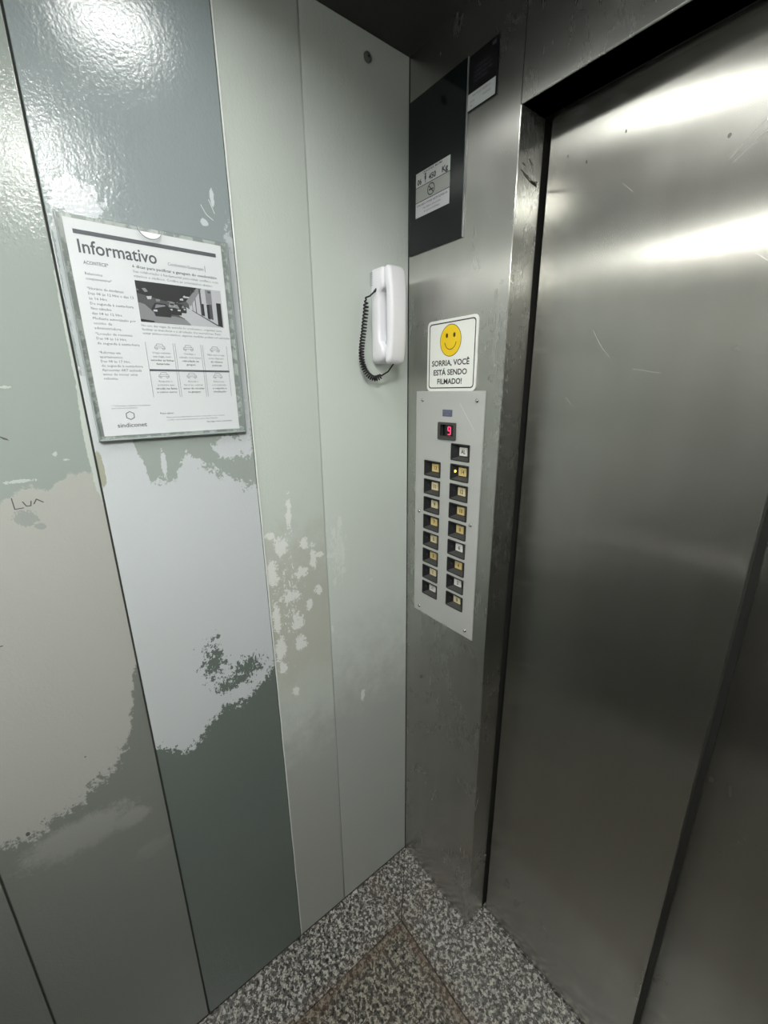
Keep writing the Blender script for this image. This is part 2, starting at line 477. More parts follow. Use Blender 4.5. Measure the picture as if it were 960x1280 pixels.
def text_into(bm, s, size, u, v, n, align='LEFT', bold=0.0, sx=1.0, lead=1.0, mi=0, width=None, post=None, thick=0.0):
    """lettering as flat mesh; (u,v) is the baseline start of line one; size = letter em"""
    cu = bpy.data.curves.new('lettering_tmp', 'FONT')
    cu.body = s; cu.size = size; cu.align_x = align; cu.space_line = lead; cu.offset = bold * size
    cu.resolution_u = 3 if size > .006 else 1
    o = bpy.data.objects.new('lettering_tmp', cu)
    COL.objects.link(o)
    dg = bpy.context.evaluated_depsgraph_get()
    me = bpy.data.meshes.new_from_object(o.evaluated_get(dg))
    xs = [q.co.x for q in me.vertices] or [0, 1]
    if width: sx = width / max(1e-6, max(xs) - min(xs))
    off = len(bm.verts)
    vs = [bm.verts.new((u + q.co.x * sx, v + q.co.y, n)) for q in me.vertices]
    for p in me.polygons:
        try:
            f = bm.faces.new([vs[i] for i in p.vertices]); f.material_index = mi
        except ValueError: pass
    bpy.data.objects.remove(o); bpy.data.curves.remove(cu); bpy.data.meshes.remove(me)
    return bm

# ================================================================== SETTING
# ---- floor: joint bed plus granite slabs
floor = obj('floor', B(-.02, CW + .02, -CD - .02, .30, -.03, -.004), M['grout'], kind='structure')
J = .0018
def slab(pts, m, name='granite_slab'):
    bm = bmesh.new(); prism(bm, pts, -.004, 0)
    es = [e for e in bm.edges if all(abs(v.co.z) < 1e-6 for v in e.verts)]
    bmesh.ops.bevel(bm, geom=es, offset=.0006, segments=1, affect='EDGES')
    return obj(name, bm, m, floor)
a_, b_ = .149, .142
slab([(.0005, -.0015), (a_ - J, -b_ - .001), (a_ - J - .003, -CD + a_), (.0005, -CD + .002)], M['granite'])
slab([(.0018, -.0004), (a_ + .0005, -b_ + J), (CW, -b_ + J), (CW, .26), (.0018, .26)], M['granite'])
slab([(a_ + J * .5, -b_ - J), (.62, -b_ - J), (.62, -.62), (a_ - .003, -.62)], M['granite_mid'])
slab([(.6215, -b_ - J), (CW - .10, -b_ - J), (CW - .10, -.62), (.6215, -.62)], M['granite_mid'])
slab([(a_ - .003, -.6215), (.62, -.6215), (.62, -CD + a_), (a_ - .003, -CD + a_)], M['granite_mid'])
slab([(.6215, -.6215), (CW - .10, -.6215), (CW - .10, -CD + a_), (.6215, -CD + a_)], M['granite_mid'])
slab([(CW - .0985, -b_ - J), (CW, -b_ - J), (CW, -CD + .002), (CW - .0985, -CD + a_)], M['granite'])
slab([(.0005, -CD + .0005), (a_ - J - .003, -CD + a_ - .0015), (CW - .10, -CD + a_ - .0015), (CW, -CD + .0005)], M['granite'])

# ---- left wall: backing with folded, painted panels
wall_left = obj('wall_left', B(-.03, -.004, -CD - .02, .0, 0, CH), simple('groove_paint', (.05, .055, .05), .7), kind='structure')
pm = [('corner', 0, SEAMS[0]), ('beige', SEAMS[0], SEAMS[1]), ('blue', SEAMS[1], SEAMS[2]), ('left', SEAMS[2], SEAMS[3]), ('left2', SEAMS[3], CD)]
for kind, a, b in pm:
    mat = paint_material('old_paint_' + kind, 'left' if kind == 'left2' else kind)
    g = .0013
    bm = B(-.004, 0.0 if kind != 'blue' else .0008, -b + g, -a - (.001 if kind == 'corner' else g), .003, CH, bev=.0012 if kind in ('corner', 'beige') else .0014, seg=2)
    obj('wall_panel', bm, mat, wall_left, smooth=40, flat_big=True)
# raised, pale line of paint down the second seam
bm = bmesh.new()
tube(bm, [(.0003 + .0006 * mnoise.noise(Vector((0, 0, z_ * 9))) * .4, -SEAMS[1] + .0012 + .0006 * mnoise.noise(Vector((3, 0, z_ * 14))), z_)
          for z_ in [i * CH / 160 for i in range(161)]], .0019, 6)
obj('seam_bead', bm, M['seam_bead'], wall_left, smooth=True, label='pale bead of paint down the seam')
bm = bmesh.new()
tube(bm, [(-.0008, -SEAMS[0] - .0006, z_) for z_ in [i * CH / 20 for i in range(21)]], .0009, 6)
obj('seam_bead', bm, M['paint_wall'], wall_left, smooth=True)

# pencil scrawl and nicks on the panel (flat print)
th = Matrix.Translation(Vector((0, 0, 0))) @ FL.to_4x4()
def on_left(name, bm, m, parent=wall_left, **k):
    o = obj(name, bm, m, parent, **k); o.matrix_local = th; return o
bm = bmesh.new(); n0, n1 = .00005, .00025
stroke(bm, [(-.7505, 1.347), (-.7500, 1.3305), (-.7400, 1.3310)], .0013, n0, n1)
stroke(bm, [(-.7395, 1.3400), (-.7365, 1.3330), (-.7315, 1.3328), (-.7300, 1.3395)], .0014, n0, n1)
stroke(bm, [(-.7275, 1.3350), (-.7235, 1.3415), (-.7165, 1.3358)], .0015, n0, n1)
on_left('scrawled_letters', bm, M['pencil'])
bm = bmesh.new()
prism(bm, [(-.7495, 1.4372), (-.7385, 1.4312), (-.7365, 1.4282), (-.7420, 1.4300)], n0, n1)
prism(bm, [(-.8150, 1.1275), (-.8040, 1.1270), (-.8040, 1.1255), (-.8150, 1.1257)], n0, n1)
prism(bm, circ(-.8426, .7765, .0030, 9, .0042), n0, n1)
prism(bm, circ(-.745, .8765, .0013, 8), n0, n1)
prism(bm, circ(-.585, 1.310, .0015, 8), n0, n1)
on_left('paint_nick', bm, M['pencil'], kind='stuff')
bm = bmesh.new()
for pts in ([(-.424, 1.786), (-.419, 1.774), (-.4165, 1.768)], [(-.437, 1.776), (-.430, 1.764), (-.420, 1.758)]):
    stroke(bm, pts, .0009, n0 + .0008, n1 + .0008)
on_left('paint_scratch', bm, M['seam_bead'], kind='stuff')

# ---- right and back walls (beside and behind the viewer)
wall_right = obj('wall_right', B(CW, CW + .03, -CD - .02, .0, 0, CH), M['dark_gap'], kind='structure')
for a, b in ((0, .25), (.25, .55), (.55, .80), (.80, CD)):
    obj('wall_panel', B(CW - .004, CW + .002, -b + .001, -a - .001, .003, CH, bev=.0012), M['side_paint'], wall_right, smooth=40, flat_big=True)
wall_back = obj('wall_back', B(-.03, CW + .03, -CD - .05, -CD - .006, 0, CH), M['dark_gap'], kind='structure')
for a, b in ((0, .3), (.3, .6), (.6, .9), (.9, CW)):
    obj('wall_panel', B(a + .001, b - .001, -CD - .008, -CD, .003, CH, bev=.0012), M['back_laminate'], wall_back, smooth=40, flat_big=True)
mir = thing('wall_mirror', 'frameless mirror on the rear wall behind the viewer', 'mirror', Matrix(((-1, 0, 0), (0, 0, 1), (0, 1, 0))), (CW / 2, -CD, 0))
obj('mirror_glass', B(-.52, .52, .93, 1.90, .0005, .005, bev=.001), M['mirror'], mir)
rail = thing('handrail', 'steel tube handrail below the mirror on the rear wall', 'handrail', Matrix(((-1, 0, 0), (0, 0, 1), (0, 1, 0))), (CW / 2, -CD, .88))
obj('rail_tube', tube(bmesh.new(), [(-.50, 0, .05), (.50, 0, .05)], .016, 14), M['chrome'], rail, smooth=40)
for u in (-.42, .42):
    obj('bracket', tube(bmesh.new(), [(u, 0, .0), (u, 0, .05)], .008, 10), M['chrome'], rail, smooth=40)

bar = thing('added_light_bar', 'slim added light bar, unseen, above the mirror on the rear wall', 'lamp', Matrix(((-1, 0, 0), (0, 0, 1), (0, 1, 0))), (CW / 2, -CD, 1.958))  # unseen source, added to brighten the left wall and the door's lower band
obj('bar_housing', B(-.47, .47, .0, .040, .0, .042, bev=.002), M['lamp_can'], bar, smooth=40)
obj('bar_diffuser', B(-.45, .45, -.004, .0, .006, .040, bev=.001, seg=1), M['bar_glow'], bar, smooth=40)

# ---- ceiling with two lamp openings
bm = bmesh.new()
holed_plate(bm, [(-.03, -CD - .03), (CW + .03, -CD - .03), (CW + .03, .03), (-.03, .03)],
            [circ(x, y, r_ + .006, 40) for (x, y), r_ in zip(LAMPS, LAMP_R)], CH, CH + .004)
ceiling = obj('ceiling', bm, M['ceiling'], kind='structure')
for i, (x, y) in enumerate(LAMPS):
    t = thing('ceiling_light', 'round recessed ceiling lamp nearer the ' + ('painted left wall' if i == 0 else 'right wall'), 'lamp', ID, (x, y, CH), 'recessed ceiling lamps')
    bm = bmesh.new(); ring(bm, circ(0, 0, LAMP_R[i] + .012, 40), circ(0, 0, LAMP_R[i] + .001, 40), -.003, .0)
    obj('trim_ring', bm, M['lamp_ring'], t, smooth=40)
    bm = bmesh.new(); ring(bm, circ(0, 0, LAMP_R[i] + .005, 40), circ(0, 0, LAMP_R[i] + .003, 40), .0, .036)
    prism(bm, circ(0, 0, LAMP_R[i] + .005, 40), .036, .040)
    obj('lamp_housing', bm, M['lamp_can'], t, smooth=40)
    bm = bmesh.new(); prism(bm, circ(0, 0, LAMP_R[i], 40), .026, .034)
    obj('lamp_disc', bm, LAMP_MATS[i], t)

# ---- front wall: pilaster with the folded jamb, header panel
PX0, PX1, PZ0, PZ1 = .034, .2353, .9255, 1.488          # control panel outline
cut = [(PX0 + .012, PZ0 + .03), (PX1 - .010, PZ0 + .03), (PX1 - .010, PZ1 - .03), (PX0 + .012, PZ1 - .03)]
bm = bmesh.new()
rb = .0022
W0 = PIL - rb
# front sheet with the opening behind the control panel
holed_plate(bm, [(.0015, .002), (W0, .002), (W0, LINTEL), (W0, CH), (.0015, CH)], [cut], -.0008, 0)
# rolled edge and jamb return, below the lintel only
prof = [(W0 + rb * math.sin(t), -rb + rb * math.cos(t)) for t in [math.pi / 2 * i / 6 for i in range(7)]] + [(PIL, -.066)]
for (a, b) in zip(prof[:-1], prof[1:]):
    bm.faces.new([bm.verts.new(c_) for c_ in ((a[0], .002, a[1]), (b[0], .002, b[1]), (b[0], LINTEL, b[1]), (a[0], LINTEL, a[1]))])
bmesh.ops.remove_doubles(bm, verts=bm.verts, dist=1e-6)
wall_front = bpy.data.objects.new('wall_front', None); COL.objects.link(wall_front)
props(wall_front, kind='structure'); wall_front.matrix_world = FF.to_4x4()
obj('pilaster_sheet', bm, M['steel'], wall_front, smooth=40, flat_big=True)
# header
bm = bmesh.new()
HX0, HX1 = PIL - .001, CW
pr = [(CH, 0)] + [(LINTEL + rb - rb * math.sin(t), -rb + rb * math.cos(t)) for t in [math.pi / 2 * i / 6 for i in range(7)]] + [(LINTEL, -.064)]
for (a, b) in zip(pr[:-1], pr[1:]):
    bm.faces.new([bm.verts.new(c_) for c_ in ((HX0, a[0], a[1]), (HX1, a[0], a[1]), (HX1, b[0], b[1]), (HX0, b[0], b[1]))])
bm.faces.new([bm.verts.new(c_) for c_ in ((HX0, CH, 0), (HX0, LINTEL + rb, 0), (HX0, LINTEL + rb, -.02), (HX0, CH, -.02))])
bmesh.ops.remove_doubles(bm, verts=bm.verts, dist=1e-6)
obj('header_sheet', bm, M['steel'], wall_front, smooth=40, flat_big=True)
# far jamb (out of frame)
obj('jamb_sheet', B(1.075, CW, .002, LINTEL, -.066, 0), M['steel'], wall_front)
# structure behind the sheets: closes the shaft side, dark
bm = bmesh.new()
bx(bm, -.03, PIL - .003, 0, CH, -.26, -.045)
bx(bm, -.03, CW + .03, LINTEL + .004, CH + .004, -.26, -.068)
bx(bm, -.03, CW + .03, 0, CH, -.30, -.26)
bx(bm, CW, CW + .03, 0, CH, -.26, 0)
bx(bm, -.03, .0008, 0, CH, -.045, 0)
obj('wall_backing', bm, M['dark_gap'], wall_front)

# ---- sliding door: two leaves, one behind the other
door = bpy.data.objects.new('door_1', None); COL.objects.link(door)
props(door, kind='structure'); door.matrix_world = FF.to_4x4()
obj('door_leaf', B(PIL + .0075, SEAM_X, .006, LINTEL + .05, -DOOR_Y - .030, -DOOR_Y, bev=.002, seg=3), M['steel_door'], door, smooth=40, flat_big=True)
obj('door_leaf', B(SEAM_X - .10, 1.14, .006, LINTEL + .05, -.185, -.155, bev=.002, seg=3), M['steel_door'], door, smooth=40, flat_big=True)
obj('door_edge_seal', B(SEAM_X - .006, SEAM_X + .0015, .006, LINTEL + .05, -DOOR_Y - .075, -DOOR_Y - .004), M['rubber'], door)
bm = bmesh.new()
# small dents and hairline scratches, set as flat dark and pale marks
for pts in ([(.415, 1.792), (.432, 1.776)], [(.55, 1.775), (.575, 1.800), (.60, 1.818)], [(.555, 1.770), (.590, 1.796)],
            [(.397, 1.585), (.412, 1.560), (.430, 1.540)], [(.405, 1.572), (.420, 1.550)], [(.60, 1.655), (.618, 1.640)],
            [(.36, 1.475), (.372, 1.462)], [(.47, 1.52), (.51, 1.512)]):
    stroke(bm, pts, .00035, -DOOR_Y, -DOOR_Y + .0001)
obj('door_scratch', bm, simple('scratch_bright', (.50, .50, .48), .30, 1), door, kind='stuff')
bm = bmesh.new()
prism(bm, circ(.545, 1.802, .0022, 10, .0028), -DOOR_Y, -DOOR_Y + .0001)
for x_, z_ in ((.318, 1.862), (.352, 1.842), (.41, 1.86)):
    prism(bm, circ(x_, z_, .0010, 8, .0025), -DOOR_Y, -DOOR_Y + .0001)
obj('door_dent', bm, simple('dent_dark', (.16, .16, .15), .4, 1), door, kind='stuff')

# smudge on the jamb
bm = bmesh.new()
def on_jamb(pts, w):
    for a, b in zip(pts[:-1], pts[1:]):
        d = Vector((b[0] - a[0], b[1] - a[1])).normalized(); q = Vector((-d.y, d.x)) * w / 2
        P = [(a[0] + q.x, a[1] + q.y), (a[0] - q.x, a[1] - q.y), (b[0] - q.x, b[1] - q.y), (b[0] + q.x, b[1] + q.y)]
        bm.faces.new([bm.verts.new((PIL + .00015, p[1], -p[0])) for p in P])
on_jamb([(.008, 1.842), (.026, 1.838), (.046, 1.832), (.058, 1.836)], .0018)
on_jamb([(.016, 1.838), (.034, 1.832), (.052, 1.829)], .0024)
on_jamb([(.040, 1.832), (.056, 1.830)], .0050)
on_jamb([(.030, 1.862), (.040, 1.856)], .0020)
on_jamb([(.012, 1.852), (.020, 1.850)], .0018)
obj('jamb_smudge', bm, simple('smudge_brown', (.055, .050, .038), .6), wall_front, kind='stuff')

# screw head high on the left wall
t = thing('wall_bolt', 'small round bolt head high on the painted wall near the ceiling corner', 'bolt', FL, (0, -.104, 2.082))
bm = bmesh.new()
prof2 = [(.0085, 0), (.0085, .0018), (.0070, .0036), (.004, .0046)]
rings = [[bm.verts.new((p[0], p[1], h_)) for p in circ(0, 0, r_, 18)] for r_, h_ in prof2]
for a, b in zip(rings[:-1], rings[1:]):
    for j in range(18): bm.faces.new((a[j], a[(j + 1) % 18], b[(j + 1) % 18], b[j]))
bm.faces.new(rings[-1])
obj('bolt_head', bm, simple('bolt_paint', (.12, .14, .12), .3), t, smooth=40)
obj('socket', B(-.0018, .0018, -.0018, .0018, .0040, .0050), M['dark_gap'], t)

# ================================================================== CONTROL PANEL
cp = thing('control_panel', 'satin metal lift control panel with two columns of black floor buttons', 'control panel', FF, (0, 0, 0))
BW, BH = .0535, .0372
LX, RX = .0650, .1493
left_tops = [1.3318 - i * .04448 for i in range(8)]
right_tops = [1.3785 - i * .04448 for i in range(9)]
labels_l = ['13', '11', '9', '7', '5', '3', '1', '-1']
labels_r = ['AL', '14', '12', '10', '8', '6', '4', '2', '0']
col_l = ['cream', 'ivory', 'ivory', 'cream', 'ivory', 'cream', 'ivory', 'white_key']
col_r = ['white_key', 'cream', 'ivory', 'cream', 'cream', 'white_key', 'cream', 'white_key', 'ivory']
spots = [(LX, zt, s, c) for zt, s, c in zip(left_tops, labels_l, col_l)] + [(RX, zt, s, c) for zt, s, c in zip(right_tops, labels_r, col_r)]
DX0, DX1, DZ0, DZ1 = .1085, .1620, 1.3835, 1.4220
PT = .0025
holes = [[(x + .0015, zt - BH + .0015), (x + BW - .0015, zt - BH + .0015), (x + BW - .0015, zt - .0015), (x + .0015, zt - .0015)] for x, zt, s, c in spots]
holes.append([(DX0 + .0015, DZ0 + .0015), (DX1 - .0015, DZ0 + .0015), (DX1 - .0015, DZ1 - .0015), (DX0 + .0015, DZ1 - .0015)])
bm = holed_plate(bmesh.new(), [(PX0, PZ0), (PX1, PZ0), (PX1, PZ1), (PX0, PZ1)], holes, .0, PT)
obj('face_plate', bm, M['plate'], cp)

def frustum(bm, o, i, n_o, n_i, mats=(0, 0, 0, 0), floor_mi=0):
    """open pocket: o=(u0,u1,v0,v1) at n_o sloping in to i at n_i"""
    O = [(o[0], o[2]), (o[1], o[2]), (o[1], o[3]), (o[0], o[3])]; I = [(i[0], i[2]), (i[1], i[2]), (i[1], i[3]), (i[0], i[3])]
    a = [bm.verts.new((p[0], p[1], n_o)) for p in O]; b = [bm.verts.new((p[0], p[1], n_i)) for p in I]
    for j in range(4):
        q = (j + 1) % 4
        f = bm.faces.new((a[j], a[q], b[q], b[j])); f.material_index = mats[j]
    f = bm.faces.new(b); f.material_index = floor_mi

for x, zt, s, cname in spots:
    z0 = zt - BH
    bm = bmesh.new()
    outer = rrect(x, x + BW, z0, zt, .002, 2); inner = rrect(x + .0022, x + BW - .0022, z0 + .0022, zt - .0022, .0012, 2)
    ring(bm, outer, inner, PT, PT + .0014)
    frustum(bm, (x + .0024, x + BW - .0024, z0 + .0024, zt - .0024), (x + .0145, x + .0385, z0 + .0095, zt - .0075), PT + .0012, -.0105, (1, 0, 0, 0))
    h = obj('floor_button', bm, [M['black_plastic'], M['dark_grey_plastic']], cp,
            label={'14': 'button with its amber lamp lit', 'AL': 'topmost button, marked AL'}.get(s))
    kx0, kx1, kz0, kz1 = x + .0155, x + .0375, z0 + .0102, zt - .0082
    obj('key_cap', B(kx0, kx1, kz0, kz1, -.0105, -.0070, bev=.0008), M[cname], h)
    bm = bmesh.new()
    text_into(bm, s, .0125, (kx0 + kx1) / 2 + .0006, (kz0 + kz1) / 2 - .0044, -.00685, 'CENTER', .02, .85)
    obj('key_number', bm, M['ink'] if cname != 'cream' else simple('key_ink_brown', (.10, .06, .02), .5), h)
    lit = s == '14'
    bm = bmesh.new()
    r_ = .0030 if lit else .0016
    cxl, czl = x + .0085, (z0 + zt) / 2 + .001
    nz = PT + .0012 - (cxl - x - .0024) / .0121 * .0142
    prism(bm, circ(cxl, czl, r_, 12), nz - .001, nz + .0012)
    obj('indicator_lamp', bm, M['amber_led'] if lit else M['led_off'], h, label='lit amber lamp' if lit else None)

# floor display
bm = bmesh.new()
ring(bm, rrect(DX0, DX1, DZ0, DZ1, .003, 3), rrect(DX0 + .009, DX1 - .006, DZ0 + .009, DZ1 - .005, .001, 3), PT, PT + .003)
frustum(bm, (DX0 + .009, DX1 - .006, DZ0 + .009, DZ1 - .005), (DX0 + .009, DX1 - .006, DZ0 + .009, DZ1 - .005), PT + .003, -.003)
for f in bm.faces: f.material_index = 0
disp = obj('floor_display', bm, [M['dark_grey_plastic']], cp, label='small black display window with a red digit')
obj('display_screen', B(DX0 + .0092, DX1 - .0062, DZ0 + .0092, DZ1 - .0052, -.0028, -.0020), M['glass_black'], disp)
bm = bmesh.new()
cx, cz, w, hh = DX0 + .0290, (DZ0 + DZ1) / 2 + .001, .0075, .0165
seg = [[(cx, cz), (cx - w * .35, cz), (cx - w / 2, cz + hh * .12), (cx - w / 2, cz + hh * .38), (cx - w * .35, cz + hh / 2), (cx + w * .35, cz + hh / 2),
        (cx + w / 2, cz + hh * .38), (cx + w / 2, cz - hh * .38), (cx + w * .35, cz - hh / 2), (cx - w * .4, cz - hh / 2)], [(cx, cz), (cx + w / 2, cz)]]
for s_ in seg: stroke(bm, s_, .0019, -.0019, -.0015)
obj('digit', bm, M['red_led'], disp, label='glowing red figure nine')
bm = bmesh.new(); prism(bm, rrect(.1205, .1488, 1.4344, 1.4490, .0008, 2), PT, PT + .0007)
bd = obj('maker_badge', bm, M['blue_badge'], cp, label='blue-grey badge above the display')
bm = bmesh.new()
text_into(bm, 'ELEVADORES', .0042, .1347, 1.4432, PT + .0008, 'CENTER', 0, .8); text_into(bm, 'CABINA', .0042, .1347, 1.4375, PT + .0008, 'CENTER', 0, .8)
obj('badge_lettering', bm, M['ink_light'], bd)
for (x_, z_) in [(.0550, 1.4678), (.2156, 1.4686), (.0490, 1.2010), (.2144, 1.2045), (.0541, .9400), (.2134, .9420)]:
    bm = bmesh.new()
    rr = [(.0044, 0), (.0042, .0012), (.0030, .0024), (.0012, .0029)]
    rings = [[bm.verts.new((p[0], p[1], PT + h_)) for p in circ(x_, z_, r_, 14)] for r_, h_ in rr]
    for a, b in zip(rings[:-1], rings[1:]):
        for j in range(14): bm.faces.new((a[j], a[(j + 1) % 14], b[(j + 1) % 14], b[j]))
    bm.faces.new(rings[-1])
    sc_ = obj('screw', bm, M['chrome'], cp, smooth=40)
    obj('screw_slot', B(x_ - .0028, x_ + .0028, z_ - .0004, z_ + .0004, PT + .0022, PT + .0031), M['dark_gap'], sc_)
bm = bmesh.new(); stroke(bm, [(.170, 1.462), (.181, 1.448), (.197, 1.428), (.211, 1.410)], .0010, PT, PT + .0001)
obj('plate_scratch', bm, simple('scratch_white', (.75, .75, .73), .5, .6), cp)

# ================================================================== SMILE SIGN
sg = thing('camera_notice_sign', 'white plastic sign with a yellow smiling face above the control panel', 'sign', FF, (.1385, 0, 1.5595))
bm = bmesh.new(); prism(bm, rrect(-.0705, .0705, -.0715, .0715, .010, 6), .0003, .0022)
obj('sign_plate', bm, M['sign_white'], sg)
bm = bmesh.new(); ring(bm, rrect(-.0650, .0650, -.0660, .0660, .0075, 6), rrect(-.0628, .0628, -.0638, .0638, .006, 6), .0021, .0024)
obj('printed_border', bm, M['ink'], sg)
bm = bmesh.new(); ring(bm, circ(-.002, .0295, .0300, 40, .0315), circ(-.002, .0295, .0288, 40, .0303), .0022, .0025)
prism(bm, circ(-.0125, .0395, .0032, 16, .0046), .0024, .0026); prism(bm, circ(.0085, .0395, .0032, 16, .0046), .0024, .0026)
stroke(bm, circ(-.002, .0300, .0165, 16, .0180, math.pi * 1.08, math.pi * 1.92, False), .0014, .0024, .0026)
face = bmesh.new(); prism(face, circ(-.002, .0295, .0292, 40, .0307), .0021, .0024)
fo = obj('smiling_face', face, M['yellow'], sg, label='yellow smiling face')
obj('face_lines', bm, simple('sign_brown_ink', (.06, .035, .005), .5), fo)
bm = bmesh.new()
text_into(bm, 'SORRIA, VOCÊ', .0158, -.0555, -.0195, .0024, 'LEFT', .022, width=.107)
text_into(bm, 'ESTÁ SENDO', .0158, -.0505, -.0385, .0024, 'LEFT', .022, width=.096)
text_into(bm, 'FILMADO!', .0158, -.0385, -.0570, .0024, 'LEFT', .022, width=.071)
obj('sign_lettering', bm, M['ink'], sg)

# ================================================================== BLACK INDICATOR PANEL AND LABELS
ip = thing('indicator_panel', 'tall black glass panel on the steel front beside the corner', 'panel', FF, (0, 0, 0))
obj('glass_face', B(.004, .1575, 1.771, 2.043, .0002, .004, bev=.0008), M['glass_black'], ip)
obj('glass_rim', B(.1576, .1588, 1.771, 2.043, .0002, .0036), M['glass_edge'], ip)

cl = thing('capacity_plate', 'pale load plate reading 450 Kg on the black glass panel', 'label plate', FF, (.0268, -.0041, 1.836))
PW, PH = .0965, .0788
for v0, v1, m in ((.0540, .0788, 'label_grey'), (.0275, .0530, 'label_dim'), (0, .0265, 'label_pale')):
    obj('label_row', B(0, PW, v0, v1, 0, .0008, bev=.0003, seg=1), M[m], cl)
bm = bmesh.new(); n_ = .00095
text_into(bm, 'CAPACIDADE  MÁXIMA', .0052, PW / 2, .0735, n_, 'CENTER', .01, width=.056)
text_into(bm, '06', .0130, .0050, .0575, n_, 'LEFT', .03, width=.0125)
text_into(bm, '450', .0130, .0385, .0575, n_, 'LEFT', .03, width=.0205)
text_into(bm, 'Kg', .0130, .0745, .0575, n_, 'LEFT', .03, width=.0160)
prism(bm, circ(.0285, .0705, .0021, 12), n_ - .0001, n_)
prism(bm, [(.0262, .0680), (.0308, .0680), (.0304, .0618), (.0293, .0618), (.0291, .0560), (.0279, .0560), (.0277, .0618), (.0266, .0618)], n_ - .0001, n_)
ring(bm, circ(.0455, .0402, .0105, 28), circ(.0455, .0402, .0088, 28), n_ - .0001, n_)
stroke(bm, [(.0390, .0468), (.0520, .0336)], .0016, n_ - .0001, n_)
stroke(bm, [(.0400, .0395), (.0485, .0395)], .0022, n_ - .0001, n_)
stroke(bm, [(.0495, .0395), (.0512, .0395)], .0022, n_ - .0001, n_)
text_into(bm, 'É PROIBIDO FUMAR NESTE ELEVADOR', .0048, PW / 2, .0190, n_, 'CENTER', .01, width=.086)
text_into(bm, 'PROTEJA A SUA SAÚDE', .0042, PW / 2, .0118, n_, 'CENTER', 0, width=.050)
text_into(bm, 'E A DOS DEMAIS', .0042, PW / 2, .0052, n_, 'CENTER', 0, width=.044)
obj('plate_lettering', bm, M['ink'], cl)

ml = thing('manufacturer_label', 'black sticker with faint grey lines at the upper right of the glass panel', 'sticker', FF, (.1592, -.0002, 1.9625))
obj('label_base', B(0, .0635, 0, .0800, 0, .0012, bev=.0003, seg=1), simple('black_vinyl', (.008, .008, .010), .3), ml)
bm = bmesh.new()
for i, (s_, w_) in enumerate((('CONSERVAÇÃO', .034), ('E MANUTENÇÃO', .038), ('DE ELEVADORES', .040), ('24 HORAS', .030))):
    text_into(bm, s_, .0052, .0120, .0570 - i * .0062, .0013, 'LEFT', 0, width=w_)
stroke(bm, [(.0510, .0735), (.0560, .0735)], .0050, .0012, .0013)
obj('label_lettering', bm, simple('faint_print', (.07, .07, .085), .5), ml)
wl = thing('service_label', 'small white sticker at the foot of the black sticker', 'sticker', FF, (.1592, -.0014, 1.9650))
obj('label_base', B(0, .0600, 0, .0235, 0, .0004), M['label_grey'], wl)
bm = bmesh.new()
text_into(bm, 'MANUTENÇÃO PREVENTIVA', .0040, .0100, .0170, .0005, 'LEFT', 0, width=.040)
text_into(bm, 'DATA', .0042, .0050, .0095, .0005, 'LEFT', 0, .9); text_into(bm, 'VALIDADE', .0042, .0330, .0095, .0005, 'LEFT', 0, .9)
text_into(bm, 'TEL.', .0042, .0050, .0040, .0005, 'LEFT', 0, .9)
obj('label_lettering', bm, M['ink_soft'], wl)

# ================================================================== NOTICE HOLDER AND SHEET
HY0, HY1, HZ0, HZ1 = -.6330, -.4030, 1.4190, 1.7270
nh = thing('notice_holder', 'clear acrylic document holder screwed flat on the painted wall', 'document holder', FL, (0, 0, 0))
obj('back_plate', B(HY0, HY1, HZ0, HZ1, .0011, .0026, bev=.0003, seg=1), M['residue'], nh, label='back plate mottled with old glue')
notch_c = -.5180
top = [(HY1, HZ1)] + circ(notch_c, HZ1, .0165, 14, .0150, 0, -math.pi, False) + [(HY0, HZ1)]
bm = bmesh.new(); prism(bm, [(HY0, HZ0), (HY1, HZ0)] + top, .0066, .0084)
obj('front_plate', bm, M['clear'], nh)
bm = bmesh.new(); stroke(bm, circ(notch_c, HZ1, .0165, 14, .0150, 0, -math.pi, False), .0008, .0066, .0085)
obj('thumb_notch_edge', bm, M['acrylic_edge'], nh)
for a in ((HY0, HY0 + .0022, HZ0, HZ1), (HY1 - .0022, HY1, HZ0, HZ1), (HY0, HY1, HZ0, HZ0 + .0025)):
    obj('edge_strip', B(*a, .0026, .0084, bev=.0004, seg=1), M['acrylic_edge'], nh)

def bend(y, z):
    """the sheet's own slight waviness"""
    v = (z - 1.575) / .15; w = (y + .52) / .10
    return .0008 * math.sin(v * 2.2 + .6) + .0007 * math.exp(-((z - 1.630 + .02 * w) / .010) ** 2) * max(0, min(1, .3 - w)) + .0003 * w * w

ns = thing('notice_sheet', 'white printed notice sheet headed Informativo inside the acrylic holder', 'paper', FL, (0, 0, 0))
SY0, SY1, SZ0, SZ1 = -.6245, -.4140, 1.4260, 1.7215
SN = .0042
bm = bmesh.new()
NU, NV = 14, 40
g = [[bm.verts.new((SY0 + (SY1 - SY0) * i / NU, SZ0 + (SZ1 - SZ0) * j / NV, SN)) for j in range(NV + 1)] for i in range(NU + 1)]
for i in range(NU):
    for j in range(NV): bm.faces.new((g[i][j], g[i + 1][j], g[i + 1][j + 1], g[i][j + 1]))
r = bmesh.ops.extrude_face_region(bm, geom=list(bm.faces))
for v in r['geom']:
    if isinstance(v, bmesh.types.BMVert): v.co.z -= .0002
def printed(name, bm, mats, parent=None, sub=False, **k):
    if sub:
        bmesh.ops.triangulate(bm, faces=[f for f in bm.faces if len(f.verts) > 4])
    for v in bm.verts: v.co.z += bend(v.co.x, v.co.y)
    return obj(name, bm, mats, parent or ns, **k)
printed('paper', bm, M['paper'], smooth=40)
T = SN + .00022
bm = bmesh.new()
